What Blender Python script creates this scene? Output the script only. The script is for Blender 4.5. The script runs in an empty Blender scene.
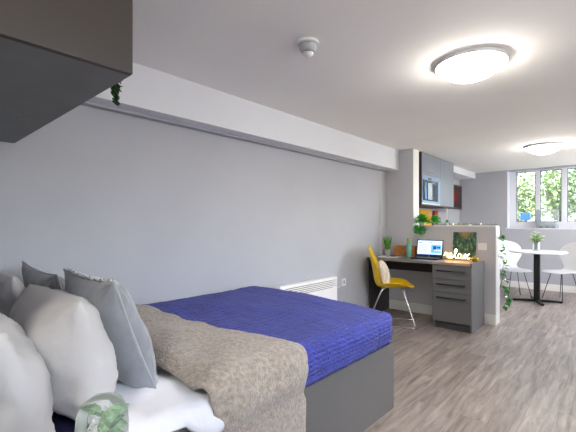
import bpy, bmesh, math, random
from mathutils import Vector, Matrix, noise
random.seed(7)
PI = math.pi
H = 1.22
CEIL = 2.267
SC = bpy.context.scene
C = SC.collection

# ---------------------------------------------------------------- camera, sky, exposure
cam = bpy.data.cameras.new('camera')
cam.sensor_width = 36.0
cam.lens = 370 / 576 * 36
cam.shift_y = 8 / 576
cam.clip_start = 0.05
cam_o = bpy.data.objects.new('camera', cam)
C.objects.link(cam_o)
cam_o.location = (0, 0, H)
cam_o.rotation_euler = (PI / 2, 0, math.radians(41.93))
SC.camera = cam_o

w = bpy.data.worlds.new('sky')
SC.world = w
w.use_nodes = True
nt = w.node_tree
bgn = nt.nodes['Background']
sky = nt.nodes.new('ShaderNodeTexSky')
sky.sky_type = 'NISHITA'
sky.sun_disc = False
sky.sun_elevation = math.radians(48)
sky.sun_rotation = math.radians(150)
sky.dust_density = 4.0
ov = nt.nodes.new('ShaderNodeMix')
ov.data_type = 'RGBA'
ov.inputs['Factor'].default_value = .6
ov.inputs[7].default_value = (.62, .63, .66, 1)
nt.links.new(sky.outputs[0], ov.inputs[6])
nt.links.new(ov.outputs[2], bgn.inputs[0])
bgn.inputs[1].default_value = 3.8

SC.view_settings.view_transform = 'Standard'
SC.view_settings.look = 'None'
SC.view_settings.gamma = 1
SC.view_settings.use_curve_mapping = False
SC.view_settings.exposure = 1.14
SC.cycles.diffuse_bounces = 8
SC.cycles.max_bounces = 14
SC.cycles.transparent_max_bounces = 12
LAMP = 25.0          # strength of the ceiling diffusers


# fill lights added at unseen, made-up side windows; portal at the far window
al = bpy.data.lights.new('added_side_fill', 'AREA')
al.shape = 'RECTANGLE'
al.size, al.size_y = 2.3, 1.05
al.energy = 13
al.color = (1, .97, .93)
alo = bpy.data.objects.new('added_side_fill', al)
C.objects.link(alo)
alo.location = (1.93, 1.0, 1.66)
alo.rotation_euler = (0, math.radians(140), 0)
al2 = al.copy()
al2.energy = 40
alo2 = bpy.data.objects.new('added_dining_fill', al2)
C.objects.link(alo2)
alo2.location = (1.93, 6.6, 1.66)
alo2.rotation_euler = (0, math.radians(115), 0)
pl = bpy.data.lights.new('far_window_portal', 'AREA')
pl.shape = 'RECTANGLE'
pl.size, pl.size_y = 3.1, 1.05
pl.cycles.is_portal = True
plo = bpy.data.objects.new('far_window_portal', pl)
C.objects.link(plo)
plo.location = (-.06, 8.52, 1.72)
plo.rotation_euler = (math.radians(-90), 0, 0)

# ---------------------------------------------------------------- materials
def s2l(c):
    return tuple(((v / 255) / 12.92 if v / 255 <= .04045 else ((v / 255 + .055) / 1.055) ** 2.4) for v in c)


MATS = {}


def mat(name, rgb, rough=.6, metal=0, var=.06, scale=8, bump=0, bscale=60, spec=.5, trans=0, emit=None, estr=0,
        sheen=0, stretch=None, detail=3, coat=0, sss=0, alpha=1):
    if name in MATS:
        return MATS[name]
    m = bpy.data.materials.new(name)
    m.use_nodes = True
    n, l = m.node_tree.nodes, m.node_tree.links
    b = n['Principled BSDF']
    base = s2l(rgb)
    b.inputs['Roughness'].default_value = rough
    b.inputs['Metallic'].default_value = metal
    b.inputs['Specular IOR Level'].default_value = spec
    b.inputs['Transmission Weight'].default_value = trans
    b.inputs['Sheen Weight'].default_value = sheen
    b.inputs['Coat Weight'].default_value = coat
    b.inputs['Alpha'].default_value = alpha
    if sss:
        b.inputs['Subsurface Weight'].default_value = sss
        b.inputs['Subsurface Scale'].default_value = .01
    tc = n.new('ShaderNodeTexCoord')
    mp = n.new('ShaderNodeMapping')
    l.new(tc.outputs['Object'], mp.inputs[0])
    if stretch:
        mp.inputs['Scale'].default_value = stretch
    nz = n.new('ShaderNodeTexNoise')
    nz.inputs['Scale'].default_value = scale
    nz.inputs['Detail'].default_value = detail
    l.new(mp.outputs[0], nz.inputs['Vector'])
    cr = n.new('ShaderNodeValToRGB')
    cr.color_ramp.elements[0].position = .3
    cr.color_ramp.elements[1].position = .7
    cr.color_ramp.elements[0].color = (*[v * (1 - var * 2) for v in base], 1)
    cr.color_ramp.elements[1].color = (*[min(1, v * (1 + var * 2)) for v in base], 1)
    l.new(nz.outputs[0], cr.inputs[0])
    l.new(cr.outputs[0], b.inputs['Base Color'])
    if bump:
        n2 = n.new('ShaderNodeTexNoise')
        n2.inputs['Scale'].default_value = bscale
        n2.inputs['Detail'].default_value = 4
        l.new(mp.outputs[0], n2.inputs['Vector'])
        bp = n.new('ShaderNodeBump')
        bp.inputs['Strength'].default_value = bump
        bp.inputs['Distance'].default_value = .01
        l.new(n2.outputs[0], bp.inputs['Height'])
        l.new(bp.outputs[0], b.inputs['Normal'])
    if emit:
        b.inputs['Emission Color'].default_value = (*s2l(emit), 1)
        b.inputs['Emission Strength'].default_value = estr
    MATS[name] = m
    return m


def floor_mat():
    m = bpy.data.materials.new('vinyl_planks')
    m.use_nodes = True
    n, l = m.node_tree.nodes, m.node_tree.links
    b = n['Principled BSDF']
    tc = n.new('ShaderNodeTexCoord')
    mp = n.new('ShaderNodeMapping')
    mp.inputs['Rotation'].default_value = (0, 0, PI / 2)
    l.new(tc.outputs['Object'], mp.inputs[0])
    br = n.new('ShaderNodeTexBrick')
    br.inputs['Scale'].default_value = 1
    br.inputs['Brick Width'].default_value = 1.25
    br.inputs['Row Height'].default_value = .152
    br.inputs['Mortar Size'].default_value = .0012
    br.inputs['Mortar Smooth'].default_value = .3
    br.inputs['Bias'].default_value = 0
    br.offset = .37
    br.inputs['Color1'].default_value = (0, 0, 0, 1)
    br.inputs['Color2'].default_value = (1, 1, 1, 1)
    br.inputs['Mortar'].default_value = (.5, .5, .5, 1)
    l.new(mp.outputs[0], br.inputs['Vector'])
    # grain, shifted per plank
    add = n.new('ShaderNodeVectorMath')
    add.operation = 'MULTIPLY_ADD'
    l.new(br.outputs['Color'], add.inputs[0])
    add.inputs[1].default_value = (7, 5, 3)
    l.new(mp.outputs[0], add.inputs[2])
    m2 = n.new('ShaderNodeMapping')
    m2.inputs['Scale'].default_value = (1.6, 16, 1)
    l.new(add.outputs[0], m2.inputs[0])
    nz = n.new('ShaderNodeTexNoise')
    nz.inputs['Scale'].default_value = 1.5
    nz.inputs['Detail'].default_value = 7
    nz.inputs['Roughness'].default_value = .65
    nz.inputs['Distortion'].default_value = .6
    l.new(m2.outputs[0], nz.inputs['Vector'])
    cr = n.new('ShaderNodeValToRGB')
    e = cr.color_ramp.elements
    e[0].position = .3
    e[0].color = (*s2l((108, 97, 91)), 1)
    e[1].position = .72
    e[1].color = (*s2l((184, 172, 165)), 1)
    e2 = cr.color_ramp.elements.new(.5)
    e2.color = (*s2l((151, 140, 133)), 1)
    l.new(nz.outputs[0], cr.inputs[0])
    mix = n.new('ShaderNodeMix')
    mix.data_type = 'RGBA'
    mix.blend_type = 'MULTIPLY'
    mix.inputs['Factor'].default_value = 1
    cr2 = n.new('ShaderNodeValToRGB')
    cr2.color_ramp.elements[0].color = (.74, .73, .72, 1)
    cr2.color_ramp.elements[1].color = (1.0, 1.0, 1.0, 1)
    l.new(br.outputs['Color'], cr2.inputs[0])
    l.new(cr.outputs[0], mix.inputs[6])
    l.new(cr2.outputs[0], mix.inputs[7])
    mix2 = n.new('ShaderNodeMix')
    mix2.data_type = 'RGBA'
    l.new(br.outputs['Fac'], mix2.inputs['Factor'])
    l.new(mix.outputs[2], mix2.inputs[6])
    mix2.inputs[7].default_value = (*s2l((112, 102, 97)), 1)
    l.new(mix2.outputs[2], b.inputs['Base Color'])
    b.inputs['Roughness'].default_value = .38
    b.inputs['Specular IOR Level'].default_value = .5
    bp = n.new('ShaderNodeBump')
    bp.inputs['Strength'].default_value = .12
    bp.inputs['Distance'].default_value = .004
    l.new(nz.outputs[0], bp.inputs['Height'])
    l.new(bp.outputs[0], b.inputs['Normal'])
    return m


def quilt_mat():
    m = mat('navy_blue_quilt', (44, 54, 142), rough=.75, var=.1, scale=14, sheen=.08)
    n, l = m.node_tree.nodes, m.node_tree.links
    b = n['Principled BSDF']
    uv = n.new('ShaderNodeUVMap')
    mp = n.new('ShaderNodeMapping')
    l.new(uv.outputs[0], mp.inputs[0])
    wv = n.new('ShaderNodeTexWave')
    wv.wave_type = 'BANDS'
    wv.bands_direction = 'X'
    wv.inputs['Scale'].default_value = 14
    wv.inputs['Distortion'].default_value = 3.5
    wv.inputs['Detail'].default_value = 2
    wv.inputs['Detail Scale'].default_value = 2.2
    l.new(mp.outputs[0], wv.inputs['Vector'])
    vor = n.new('ShaderNodeTexNoise')
    vor.inputs['Scale'].default_value = 42
    vor.inputs['Detail'].default_value = 3
    l.new(mp.outputs[0], vor.inputs['Vector'])
    ad = n.new('ShaderNodeMath')
    ad.operation = 'MULTIPLY_ADD'
    ad.inputs[1].default_value = 1.0
    l.new(vor.outputs[0], ad.inputs[0])
    l.new(wv.outputs['Fac'], ad.inputs[2])
    bp = n.new('ShaderNodeBump')
    bp.inputs['Strength'].default_value = .75
    bp.inputs['Distance'].default_value = .009
    l.new(ad.outputs[0], bp.inputs['Height'])
    l.new(bp.outputs[0], b.inputs['Normal'])
    return m


def picture_mat():
    m = bpy.data.materials.new('botanical_print')
    m.use_nodes = True
    n, l = m.node_tree.nodes, m.node_tree.links
    b = n['Principled BSDF']
    b.inputs['Roughness'].default_value = .6
    tc = n.new('ShaderNodeTexCoord')
    vo = n.new('ShaderNodeTexVoronoi')
    vo.inputs['Scale'].default_value = 26
    mp = n.new('ShaderNodeMapping')
    mp.inputs['Scale'].default_value = (1.2, 1, .75)
    mp.inputs['Rotation'].default_value = (0, .6, 0)
    l.new(tc.outputs['Object'], mp.inputs[0])
    l.new(mp.outputs[0], vo.inputs['Vector'])
    cr = n.new('ShaderNodeValToRGB')
    cr.color_ramp.interpolation = 'LINEAR'
    e = cr.color_ramp.elements
    e[0].position, e[0].color = .05, (*s2l((120, 158, 118)), 1)
    e[1].position, e[1].color = .8, (*s2l((22, 48, 42)), 1)
    k = e.new(.4)
    k.color = (*s2l((58, 98, 78)), 1)
    l.new(vo.outputs['Distance'], cr.inputs[0])
    # a golden cluster at the top middle
    se = n.new('ShaderNodeVectorMath')
    se.operation = 'DISTANCE'
    se.inputs[1].default_value = (.01, 0, .345)
    l.new(tc.outputs['Object'], se.inputs[0])
    ms = n.new('ShaderNodeMapRange')
    ms.inputs['From Min'].default_value = .05
    ms.inputs['From Max'].default_value = .1
    ms.inputs['To Min'].default_value = .6
    ms.inputs['To Max'].default_value = 0
    l.new(se.outputs['Value'], ms.inputs['Value'])
    mx = n.new('ShaderNodeMix')
    mx.data_type = 'RGBA'
    l.new(ms.outputs[0], mx.inputs['Factor'])
    l.new(cr.outputs[0], mx.inputs[6])
    mx.inputs[7].default_value = (*s2l((196, 160, 84)), 1)
    l.new(mx.outputs[2], b.inputs['Base Color'])
    return m


# ---------------------------------------------------------------- mesh helpers
def NB():
    return bmesh.new()


def box(bm, x0, x1, y0, y1, z0, z1, bev=0, seg=2, mtx=None):
    r = bmesh.ops.create_cube(bm, size=1)
    vs = r['verts']
    for v in vs:
        v.co = Vector(((x0 + x1) / 2 + v.co.x * (x1 - x0), (y0 + y1) / 2 + v.co.y * (y1 - y0), (z0 + z1) / 2 + v.co.z * (z1 - z0)))
    if bev:
        es = list({e for v in vs for e in v.link_edges})
        rb = bmesh.ops.bevel(bm, geom=es, offset=bev, segments=seg, profile=.5, affect='EDGES')
        vs = list({v for f in rb['faces'] for v in f.verts} | {v for v in vs if v.is_valid})
    if mtx:
        for v in vs:
            v.co = mtx @ v.co
    return vs


def lathe(bm, prof, seg=24, loc=(0, 0, 0), cap=True, mtx=None):
    rings = []
    for r, z in prof:
        ring = []
        for k in range(seg):
            a = 2 * PI * k / seg
            p = Vector((r * math.cos(a), r * math.sin(a), z))
            if mtx:
                p = mtx @ p
            ring.append(bm.verts.new(p + Vector(loc)))
        rings.append(ring)
    for a, b in zip(rings, rings[1:]):
        for k in range(seg):
            bm.faces.new((a[k], a[(k + 1) % seg], b[(k + 1) % seg], b[k]))
    if cap:
        if prof[0][0] > 1e-5:
            bm.faces.new(list(reversed(rings[0])))
        if prof[-1][0] > 1e-5:
            bm.faces.new(rings[-1])
    return rings


def tube(bm, pts, r, seg=8, closed=False, smooth=0, radii=None):
    pts = [Vector(p) for p in pts]
    if smooth:
        out = []
        n_ = len(pts)
        rng = range(n_ if closed else n_ - 1)
        for i in rng:
            p0 = pts[(i - 1) % n_] if (closed or i > 0) else pts[0] * 2 - pts[1]
            p1 = pts[i]
            p2 = pts[(i + 1) % n_]
            p3 = pts[(i + 2) % n_] if (closed or i + 2 < n_) else pts[-1] * 2 - pts[-2]
            for k in range(smooth):
                t = k / smooth
                out.append(.5 * ((2 * p1) + (-p0 + p2) * t + (2 * p0 - 5 * p1 + 4 * p2 - p3) * t * t + (-p0 + 3 * p1 - 3 * p2 + p3) * t ** 3))
        if not closed:
            out.append(pts[-1])
        pts = out
    n_ = len(pts)
    rings = []
    up = None
    for i, p in enumerate(pts):
        a = pts[(i - 1) % n_] if (closed or i > 0) else p
        b = pts[(i + 1) % n_] if (closed or i < n_ - 1) else p
        d = (b - a)
        if d.length < 1e-9:
            d = Vector((0, 0, 1))
        d.normalize()
        if up is None:
            up = Vector((0, 0, 1)) if abs(d.z) < .9 else Vector((1, 0, 0))
        s = d.cross(up).normalized()
        up = s.cross(d).normalized()
        rr = radii[int(i * (len(radii) - 1) / max(1, n_ - 1))] if radii else r
        rings.append([bm.verts.new(p + (s * math.cos(2 * PI * k / seg) + up * math.sin(2 * PI * k / seg)) * rr) for k in range(seg)])
    pairs = list(zip(rings, rings[1:]))
    if closed:
        pairs.append((rings[-1], rings[0]))
    for a, b in pairs:
        for k in range(seg):
            bm.faces.new((a[k], a[(k + 1) % seg], b[(k + 1) % seg], b[k]))
    if not closed:
        bm.faces.new(list(reversed(rings[0])))
        bm.faces.new(rings[-1])


def sphere(bm, c, r, sc=(1, 1, 1), u=12, v=8):
    res = bmesh.ops.create_uvsphere(bm, u_segments=u, v_segments=v, radius=1)
    for q in res['verts']:
        q.co = Vector((c[0] + q.co.x * r * sc[0], c[1] + q.co.y * r * sc[1], c[2] + q.co.z * r * sc[2]))
    return res['verts']


def leaf(bm, p, d, up, L, W, fold=.25, heart=True):
    p, d = Vector(p), Vector(d).normalized()
    s = d.cross(Vector(up))
    if s.length < 1e-4:
        s = d.cross(Vector((1, 0, 0)))
    s.normalize()
    n_ = s.cross(d)
    prof = [(0, 0), (.18, .8), (.45, 1), (.78, .5), (1, 0)] if heart else [(0, .05), (.3, .8), (.6, .7), (.85, .35), (1, 0)]
    mid = [bm.verts.new(p + d * L * t - n_ * (fold * W * .3 * (t * 2) ** 2 * .4)) for t, _ in prof]
    for sg in (1, -1):
        e = [mid[0]] + [bm.verts.new(p + d * L * t + s * sg * W * .5 * ww + n_ * fold * W * .5 * ww) for t, ww in prof[1:-1]] + [mid[-1]]
        for i in range(len(prof) - 1):
            vs = [mid[i], mid[i + 1], e[i + 1], e[i]]
            u = []
            for v in vs:
                if v not in u:
                    u.append(v)
            if sg < 0:
                u.reverse()
            if len(u) >= 3:
                bm.faces.new(u)


def grid(bm, nu, nv, f, uvf=None, closed_u=False):
    uvl = bm.loops.layers.uv.verify() if uvf else None
    V = [[bm.verts.new(f(i / nu, j / nv)) for j in range(nv + 1)] for i in range(nu + (0 if closed_u else 1))]
    for i in range(nu):
        for j in range(nv):
            i2 = (i + 1) % nu if closed_u else i + 1
            fc = bm.faces.new((V[i][j], V[i2][j], V[i2][j + 1], V[i][j + 1]))
            if uvf:
                for lp, (a, b) in zip(fc.loops, ((i, j), (i + 1, j), (i + 1, j + 1), (i, j + 1))):
                    lp[uvl].uv = uvf(a / nu, b / nv)
    return V


def obj(name, bm, m=None, parent=None, smooth=False, loc=None, rot=None, sub=0, solid=0, bevel=0, recalc=True, offset=-1):
    if recalc:
        bmesh.ops.recalc_face_normals(bm, faces=bm.faces)
    me = bpy.data.meshes.new(name)
    bm.to_mesh(me)
    bm.free()
    o = bpy.data.objects.new(name, me)
    C.objects.link(o)
    if m:
        me.materials.append(m)
    if smooth:
        me.polygons.foreach_set('use_smooth', [True] * len(me.polygons))
        if smooth == 'auto':
            me.polygons.foreach_set('use_smooth', [True] * len(me.polygons))
            es = [e for e in me.edges]
            md = o.modifiers.new('es', 'EDGE_SPLIT')
            md.split_angle = math.radians(35)
    if parent:
        o.parent = parent
    if loc:
        o.location = loc
    if rot:
        o.rotation_euler = rot
    if solid:
        md = o.modifiers.new('solid', 'SOLIDIFY')
        md.thickness = solid
        md.offset = offset
    if bevel:
        md = o.modifiers.new('bev', 'BEVEL')
        md.width = bevel
        md.segments = 2
    if sub:
        md = o.modifiers.new('sub', 'SUBSURF')
        md.levels = md.render_levels = sub
    return o


def tag(o, label=None, cat=None, group=None, kind=None):
    if label:
        o['label'] = label
    if cat:
        o['category'] = cat
    if group:
        o['group'] = group
    if kind:
        o['kind'] = kind
    return o


def thing(name, label, cat, loc=(0, 0, 0), rz=0, group=None):
    o = bpy.data.objects.new(name, None)
    o.empty_display_size = .05
    C.objects.link(o)
    o.location = loc
    o.rotation_euler = (0, 0, rz)
    return tag(o, label, cat, group)


def struct(name, bm, m, label=None, **k):
    o = obj(name, bm, m, **k)
    o['kind'] = 'structure'
    return o


def bx(name, dims, m, parent=None, bev=0, **k):
    bm = NB()
    box(bm, *dims, bev=bev)
    return obj(name, bm, m, parent, **k)


def sbox(name, dims, m, bev=0):
    bm = NB()
    box(bm, *dims, bev=bev)
    return struct(name, bm, m)


def N3(x, y, z=0, s=1.0):
    return noise.noise(Vector((x * s, y * s, z * s)))


# palette
M_wall = mat('cool_grey_wall_paint', (172, 174, 181), rough=.85, var=.012, scale=2, bump=.03, bscale=300)
M_feature = mat('greige_wall_paint', (195, 195, 200), rough=.85, var=.012, scale=2)
M_ceil = mat('ceiling_paint', (244, 241, 237), rough=.9, var=.01, scale=1.5)
M_soffit = mat('soffit_paint', (216, 218, 223), rough=.85, var=.01, scale=2)
M_trim = mat('white_gloss_trim', (226, 224, 220), rough=.4, var=.01)
M_upvc = mat('white_plastic_frame', (222, 226, 236), rough=.35, var=.01)
M_grey = mat('grey_laminate', (99, 98, 98), rough=.5, var=.03, scale=3)
M_base = mat('bed_base_laminate', (100, 98, 95), rough=.55, var=.02, scale=3)
M_dark = mat('dark_grey_laminate', (54, 47, 44), rough=.55, var=.04, scale=4)
M_kdoor = mat('kitchen_door_laminate', (118, 123, 132), rough=.35, var=.03, scale=3)
M_black = mat('black_plastic', (22, 22, 24), rough=.4, var=.05)
M_blackm = mat('black_metal', (26, 26, 28), rough=.4, metal=.3, var=.05)
M_chrome = mat('chrome', (205, 205, 208), rough=.18, metal=1, var=.01)
M_white = mat('white_plastic', (232, 232, 232), rough=.35, var=.01)
M_leaf = mat('green_leaves', (50, 140, 50), rough=.5, var=.35, scale=60)
M_leafd = mat('dark_green_leaves', (30, 74, 42), rough=.5, var=.3, scale=60)
M_leafb = mat('bright_green_leaves', (64, 190, 52), rough=.5, var=.3, scale=60)
M_stem = mat('plant_stem', (74, 96, 48), rough=.6)
def clear_mat(name, tint=(1, 1, 1), rough=.03, op=.12):
    m = bpy.data.materials.new(name)
    m.use_nodes = True
    n, l = m.node_tree.nodes, m.node_tree.links
    out = n['Material Output']
    b = n['Principled BSDF']
    b.inputs['Base Color'].default_value = (*tint, 1)
    b.inputs['Roughness'].default_value = rough
    tr = n.new('ShaderNodeBsdfTransparent')
    tr.inputs[0].default_value = (*tint, 1)
    fr = n.new('ShaderNodeFresnel')
    fr.inputs[0].default_value = 1.45
    nz = n.new('ShaderNodeTexNoise')
    nz.inputs['Scale'].default_value = 3
    ma = n.new('ShaderNodeMath')
    ma.operation = 'MULTIPLY_ADD'
    ma.inputs[1].default_value = op * .3
    ma.inputs[2].default_value = op * .85
    l.new(nz.outputs[0], ma.inputs[0])
    ad = n.new('ShaderNodeMath')
    ad.operation = 'ADD'
    ad.use_clamp = True
    l.new(fr.outputs[0], ad.inputs[0])
    l.new(ma.outputs[0], ad.inputs[1])
    mx = n.new('ShaderNodeMixShader')
    l.new(ad.outputs[0], mx.inputs[0])
    l.new(tr.outputs[0], mx.inputs[1])
    l.new(b.outputs[0], mx.inputs[2])
    l.new(mx.outputs[0], out.inputs[0])
    return m


M_glass = clear_mat('window_glass', op=.02)
M_clear = clear_mat('clear_glass', tint=(.97, .985, .98), op=.06)
M_greeng = clear_mat('green_glass', tint=(.45, .72, .55), op=.35)

# ---------------------------------------------------------------- room shell
XL, YP, YF = -2.53, 4.98, 8.24
XR, YB = 1.9, -1.6
PX = -1.117       # free end of the half-height partition
sbox('floor', (XL - .15, XR + .15, YB - .15, YF + .2, -.1, 0), floor_mat())
sbox('ceiling', (XL - .15, XR + .15, YB - .15, YF + .2, CEIL, CEIL + .15), M_ceil)
sbox('wall_left', (XL - .15, XL, YB, YF, 0, CEIL), M_wall)
bm = NB()
for d in ((XR, XR + .15, YB, -.15, 0, CEIL), (XR, XR + .15, 2.15, 5.45, 0, CEIL), (XR, XR + .15, 7.75, YF, 0, CEIL), (XR, XR + .15, -.15, 2.15, 0, 1.13), (XR, XR + .15, -.15, 2.15, 2.19, CEIL), (XR, XR + .15, 5.45, 7.75, 0, 1.13), (XR, XR + .15, 5.45, 7.75, 2.19, CEIL)):
    box(bm, *d)
struct('wall_right', bm, M_wall)
sbox('wall_back', (XL, XR, YB - .15, YB, 0, CEIL), M_wall)
sbox('wall_head', (XL, -1.22, -.02, .10, 0, CEIL), M_wall)
# thin strip on the left wall at the corner, in the partition colour
sbox('trim_1', (XL, XL + .004, 4.765, YP, 0, 1.98), M_feature)
# far wall with window opening
WX0, WX1, WZ0, WZ1 = -1.645, 1.52, 1.142, 2.25
bm = NB()
for d in ((XL, WX0, YF, YF + .3, 0, CEIL), (WX1, XR, YF, YF + .3, 0, CEIL), (WX0, WX1, YF, YF + .3, 0, WZ0), (WX0, WX1, YF, YF + .3, WZ1, CEIL)):
    box(bm, *d)
struct('wall_far', bm, M_wall)
# bulkheads along the left wall
sbox('wall_bulkhead', (XL, -2.345, .53, YP, 1.985, CEIL), M_soffit)
sbox('trim_2', (XL, XL + .06, .53, YP, 1.970, 1.985), M_wall)
sbox('wall_bulkhead_far', (XL, -2.22, 6.9, YF, 2.15, CEIL), M_soffit)
# stub wall and half wall
bm = NB()
box(bm, XL, -2.139, YP, 5.166, 0, CEIL)
struct('wall_stub', bm, M_feature)
bm = NB()
box(bm, -2.139, PX, YP, 5.166, 0, 1.185)
struct('wall_partition', bm, M_feature)
sbox('trim_3', (-2.139, PX + .004, YP - .006, 5.172, 1.185, 1.2), M_trim, bev=.003)
sbox('trim_4', (PX, PX + .004, YP, 5.166, 0, 1.185), M_trim)
sbox('trim_5', (-2.139, -2.135, YP, 5.166, 1.2, CEIL), M_trim)


def skirting(name, dims):
    sbox(name, dims, M_trim, bev=.004)


skirting('baseboard_left', (XL, XL + .016, 2.4, YP - .02, 0, .12))
skirting('baseboard_partition', (XL + .02, PX, YP - .016, YP, 0, .125))
skirting('baseboard_far', (XL, XR, YF - .016, YF, 0, .12))
skirting('baseboard_right', (XR - .016, XR, YB, YF - .02, 0, .12))

# ---------------------------------------------------------------- window
YW = 8.42
wr = bpy.data.objects.new('window_1', None)
C.objects.link(wr)
wr['kind'] = 'structure'
panes = [(-1.53, -1.207), (-1.135, -.805), (-.724, -.40), (-.325, .0), (.08, .405), (.485, .81), (.89, 1.215)]  # rightmost panes, out of view, added to let in more daylight
GZ0, GZ1 = 1.262, 2.232
bm = NB()
box(bm, WX0, WX1, YW, YW + .07, WZ0, GZ0, bev=.004)
box(bm, WX0, WX1, YW, YW + .07, GZ1, WZ1)
xs = [WX0] + [v for p in panes for v in p] + [WX1]
for i in range(0, len(xs), 2):
    box(bm, xs[i], xs[i + 1], YW, YW + .07, GZ0, GZ1, bev=.004)
obj('window_frame', bm, M_upvc, wr)
for a, b in panes:
    bm = NB()
    t_ = .012
    box(bm, a, a + t_, YW + .01, YW + .06, GZ0, GZ1)
    box(bm, b - t_, b, YW + .01, YW + .06, GZ0, GZ1)
    box(bm, a + t_, b - t_, YW + .01, YW + .06, GZ0, GZ0 + t_)
    box(bm, a + t_, b - t_, YW + .01, YW + .06, GZ1 - t_, GZ1)
    obj('glazing_bead', bm, mat('grey_gasket', (120, 126, 140), rough=.5), wr)
    bx('glass_pane', (a + t_, b - t_, YW + .03, YW + .036, GZ0 + t_, GZ1 - t_), M_glass, wr)
bx('window_sill', (WX0 - .03, WX1 + .03, YF - .008, YW, WZ0 - .018, WZ0), M_upvc, wr, bev=.004)
bx('window_reveal', (WX0, WX0 + .006, YF, YW, WZ0, WZ1), M_upvc, wr)


# made-up side windows out of view, added with the fill lights
for wn, q in (('added_window_2', 1.1), ('added_window_3', 6.7)):
    w2 = bpy.data.objects.new(wn, None)
    C.objects.link(w2)
    w2['kind'] = 'structure'
    bm = NB()
    for d in ((XR + .08, XR + .14, q - 1.25, q - 1.19, 1.13, 2.19), (XR + .08, XR + .14, q + .99, q + 1.05, 1.13, 2.19), (XR + .08, XR + .14, q - .13, q - .07, 1.13, 2.19), (XR + .08, XR + .14, q - 1.19, q + .99, 1.13, 1.2), (XR + .08, XR + .14, q - 1.19, q + .99, 2.13, 2.19)):
        box(bm, *d)
    obj('window_frame', bm, M_upvc, w2)
    bx('glass_pane', (XR + .105, XR + .111, q - 1.19, q + .99, 1.2, 2.13), M_glass, w2)

# ---------------------------------------------------------------- ceiling lamps
def ceiling_lamp(x, y, label):
    t = thing('ceiling_light', label, 'ceiling light', (x, y, CEIL), 0, 'round ceiling lights')
    bm = NB()
    lathe(bm, [(.195, 0), (.208, -.003), (.2105, -.024), (.209, -.0275), (.202, -.025)], 48)
    obj('rim', bm, M_white, t, smooth='auto')
    bm = NB()
    A0 = math.radians(48)
    prof = [(.203, -.026)] + [(.207 * math.sin(a) / math.sin(A0), -.030 - .088 * (math.cos(a) - math.cos(A0)) / (1 - math.cos(A0))) for a in [A0 * (1 - k / 9) for k in range(0, 9)]] + [(.001, -.118)]
    lathe(bm, prof, 48)
    m = mat('glowing_diffuser', (245, 245, 245), rough=.4, emit=(255, 249, 240), estr=LAMP, var=0)
    obj('diffuser', bm, m, t, smooth=True)


ceiling_lamp(-.72, 2.565, 'large round glowing ceiling light nearest the camera')
ceiling_lamp(-.76, 5.95, 'smaller looking round glowing ceiling light near the window')
ceiling_lamp(-.59, -.87, 'added unseen glowing ceiling light behind the camera by the back wall')  # unseen lamp added to brighten the near end of the room

# smoke detector
t = thing('smoke_detector', 'white round smoke detector on the ceiling', 'smoke detector', (-1.337, 1.66, CEIL))
bm = NB()
lathe(bm, [(.06, 0), (.062, -.004), (.06, -.014), (.05, -.016)], 32)
obj('mounting_base', bm, M_white, t, smooth='auto')
bm = NB()
lathe(bm, [(.042, -.014), (.042, -.02)], 32)
obj('vent_slot', bm, M_black, t, smooth='auto')
bm = NB()
lathe(bm, [(.05, -.02), (.052, -.024), (.049, -.045), (.040, -.056), (.034, -.058)], 32)
obj('housing', bm, mat('detector_grey_white', (178, 180, 184), rough=.45), t, smooth='auto')
bm = NB()
lathe(bm, [(.026, -.058), (.026, -.063)], 24)
obj('inner_slot', bm, M_black, t, smooth='auto')
bm = NB()
lathe(bm, [(.031, -.063), (.030, -.074), (.018, -.084), (.001, -.086)], 24)
obj('sensor_cap', bm, M_white, t, smooth=True)

# ---------------------------------------------------------------- overhead cabinet above the bed
t = thing('overhead_cabinet', 'dark grey overhead cabinet above the pillows', 'cabinet', (XL, .1, 1.672))
cx1 = -1.095 - XL
bx('bottom_panel', (0.002, cx1 - .0201, 0.002, .418, 0, .02), mat('cabinet_underside', (112, 112, 113), rough=.6, var=.03), t)
bx('carcass', (0.002, cx1 - .02, 0.002, .40, .02, .56), M_dark, t)
bx('end_panel', (cx1 - .02, cx1, 0.002, .418, 0, .56), M_dark, t, bev=.001)
bx('door', (0.19, cx1 - .021, .401, .418, .021, .56), M_dark, t)
for sx, sy in ((.62, .3), (.30, .36)):
    bm = NB()
    lathe(bm, [(.004, -.001), (.004, 0.0)], 10, (sx, sy, 0))
    obj('screw', bm, M_black, t)


# ---------------------------------------------------------------- bed
BX1, BY0, BY1 = -1.12, .115, 2.30
t = thing('bed', 'grey panelled double bed base against the left wall', 'bed', (XL, BY0, 0))
bw, bl = BX1 - XL, BY1 - BY0
bx('side_panel', (bw - .02, bw, 0, bl, 0.003, .432), M_base, t, bev=.002)
bx('foot_panel', (.003, bw - .021, bl - .02, bl, 0.003, .432), M_base, t, bev=.002)
bx('platform', (.003, bw - .021, .02, bl - .021, .40, .432), M_base, t)
bx('head_panel', (.003, bw - .021, 0, .02, 0.003, .432), M_base, t)

bm = NB()
box(bm, XL + .012, -1.125, BY0 + .005, 2.285, .433, .578, bev=.035, seg=4)
tag(obj('mattress', bm, mat('grey_mattress_fabric', (122, 122, 122), rough=.8, var=.03, bump=.1, bscale=200), smooth=True),
    'grey sided mattress showing below the white sheet beside the pillows', 'mattress')


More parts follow.
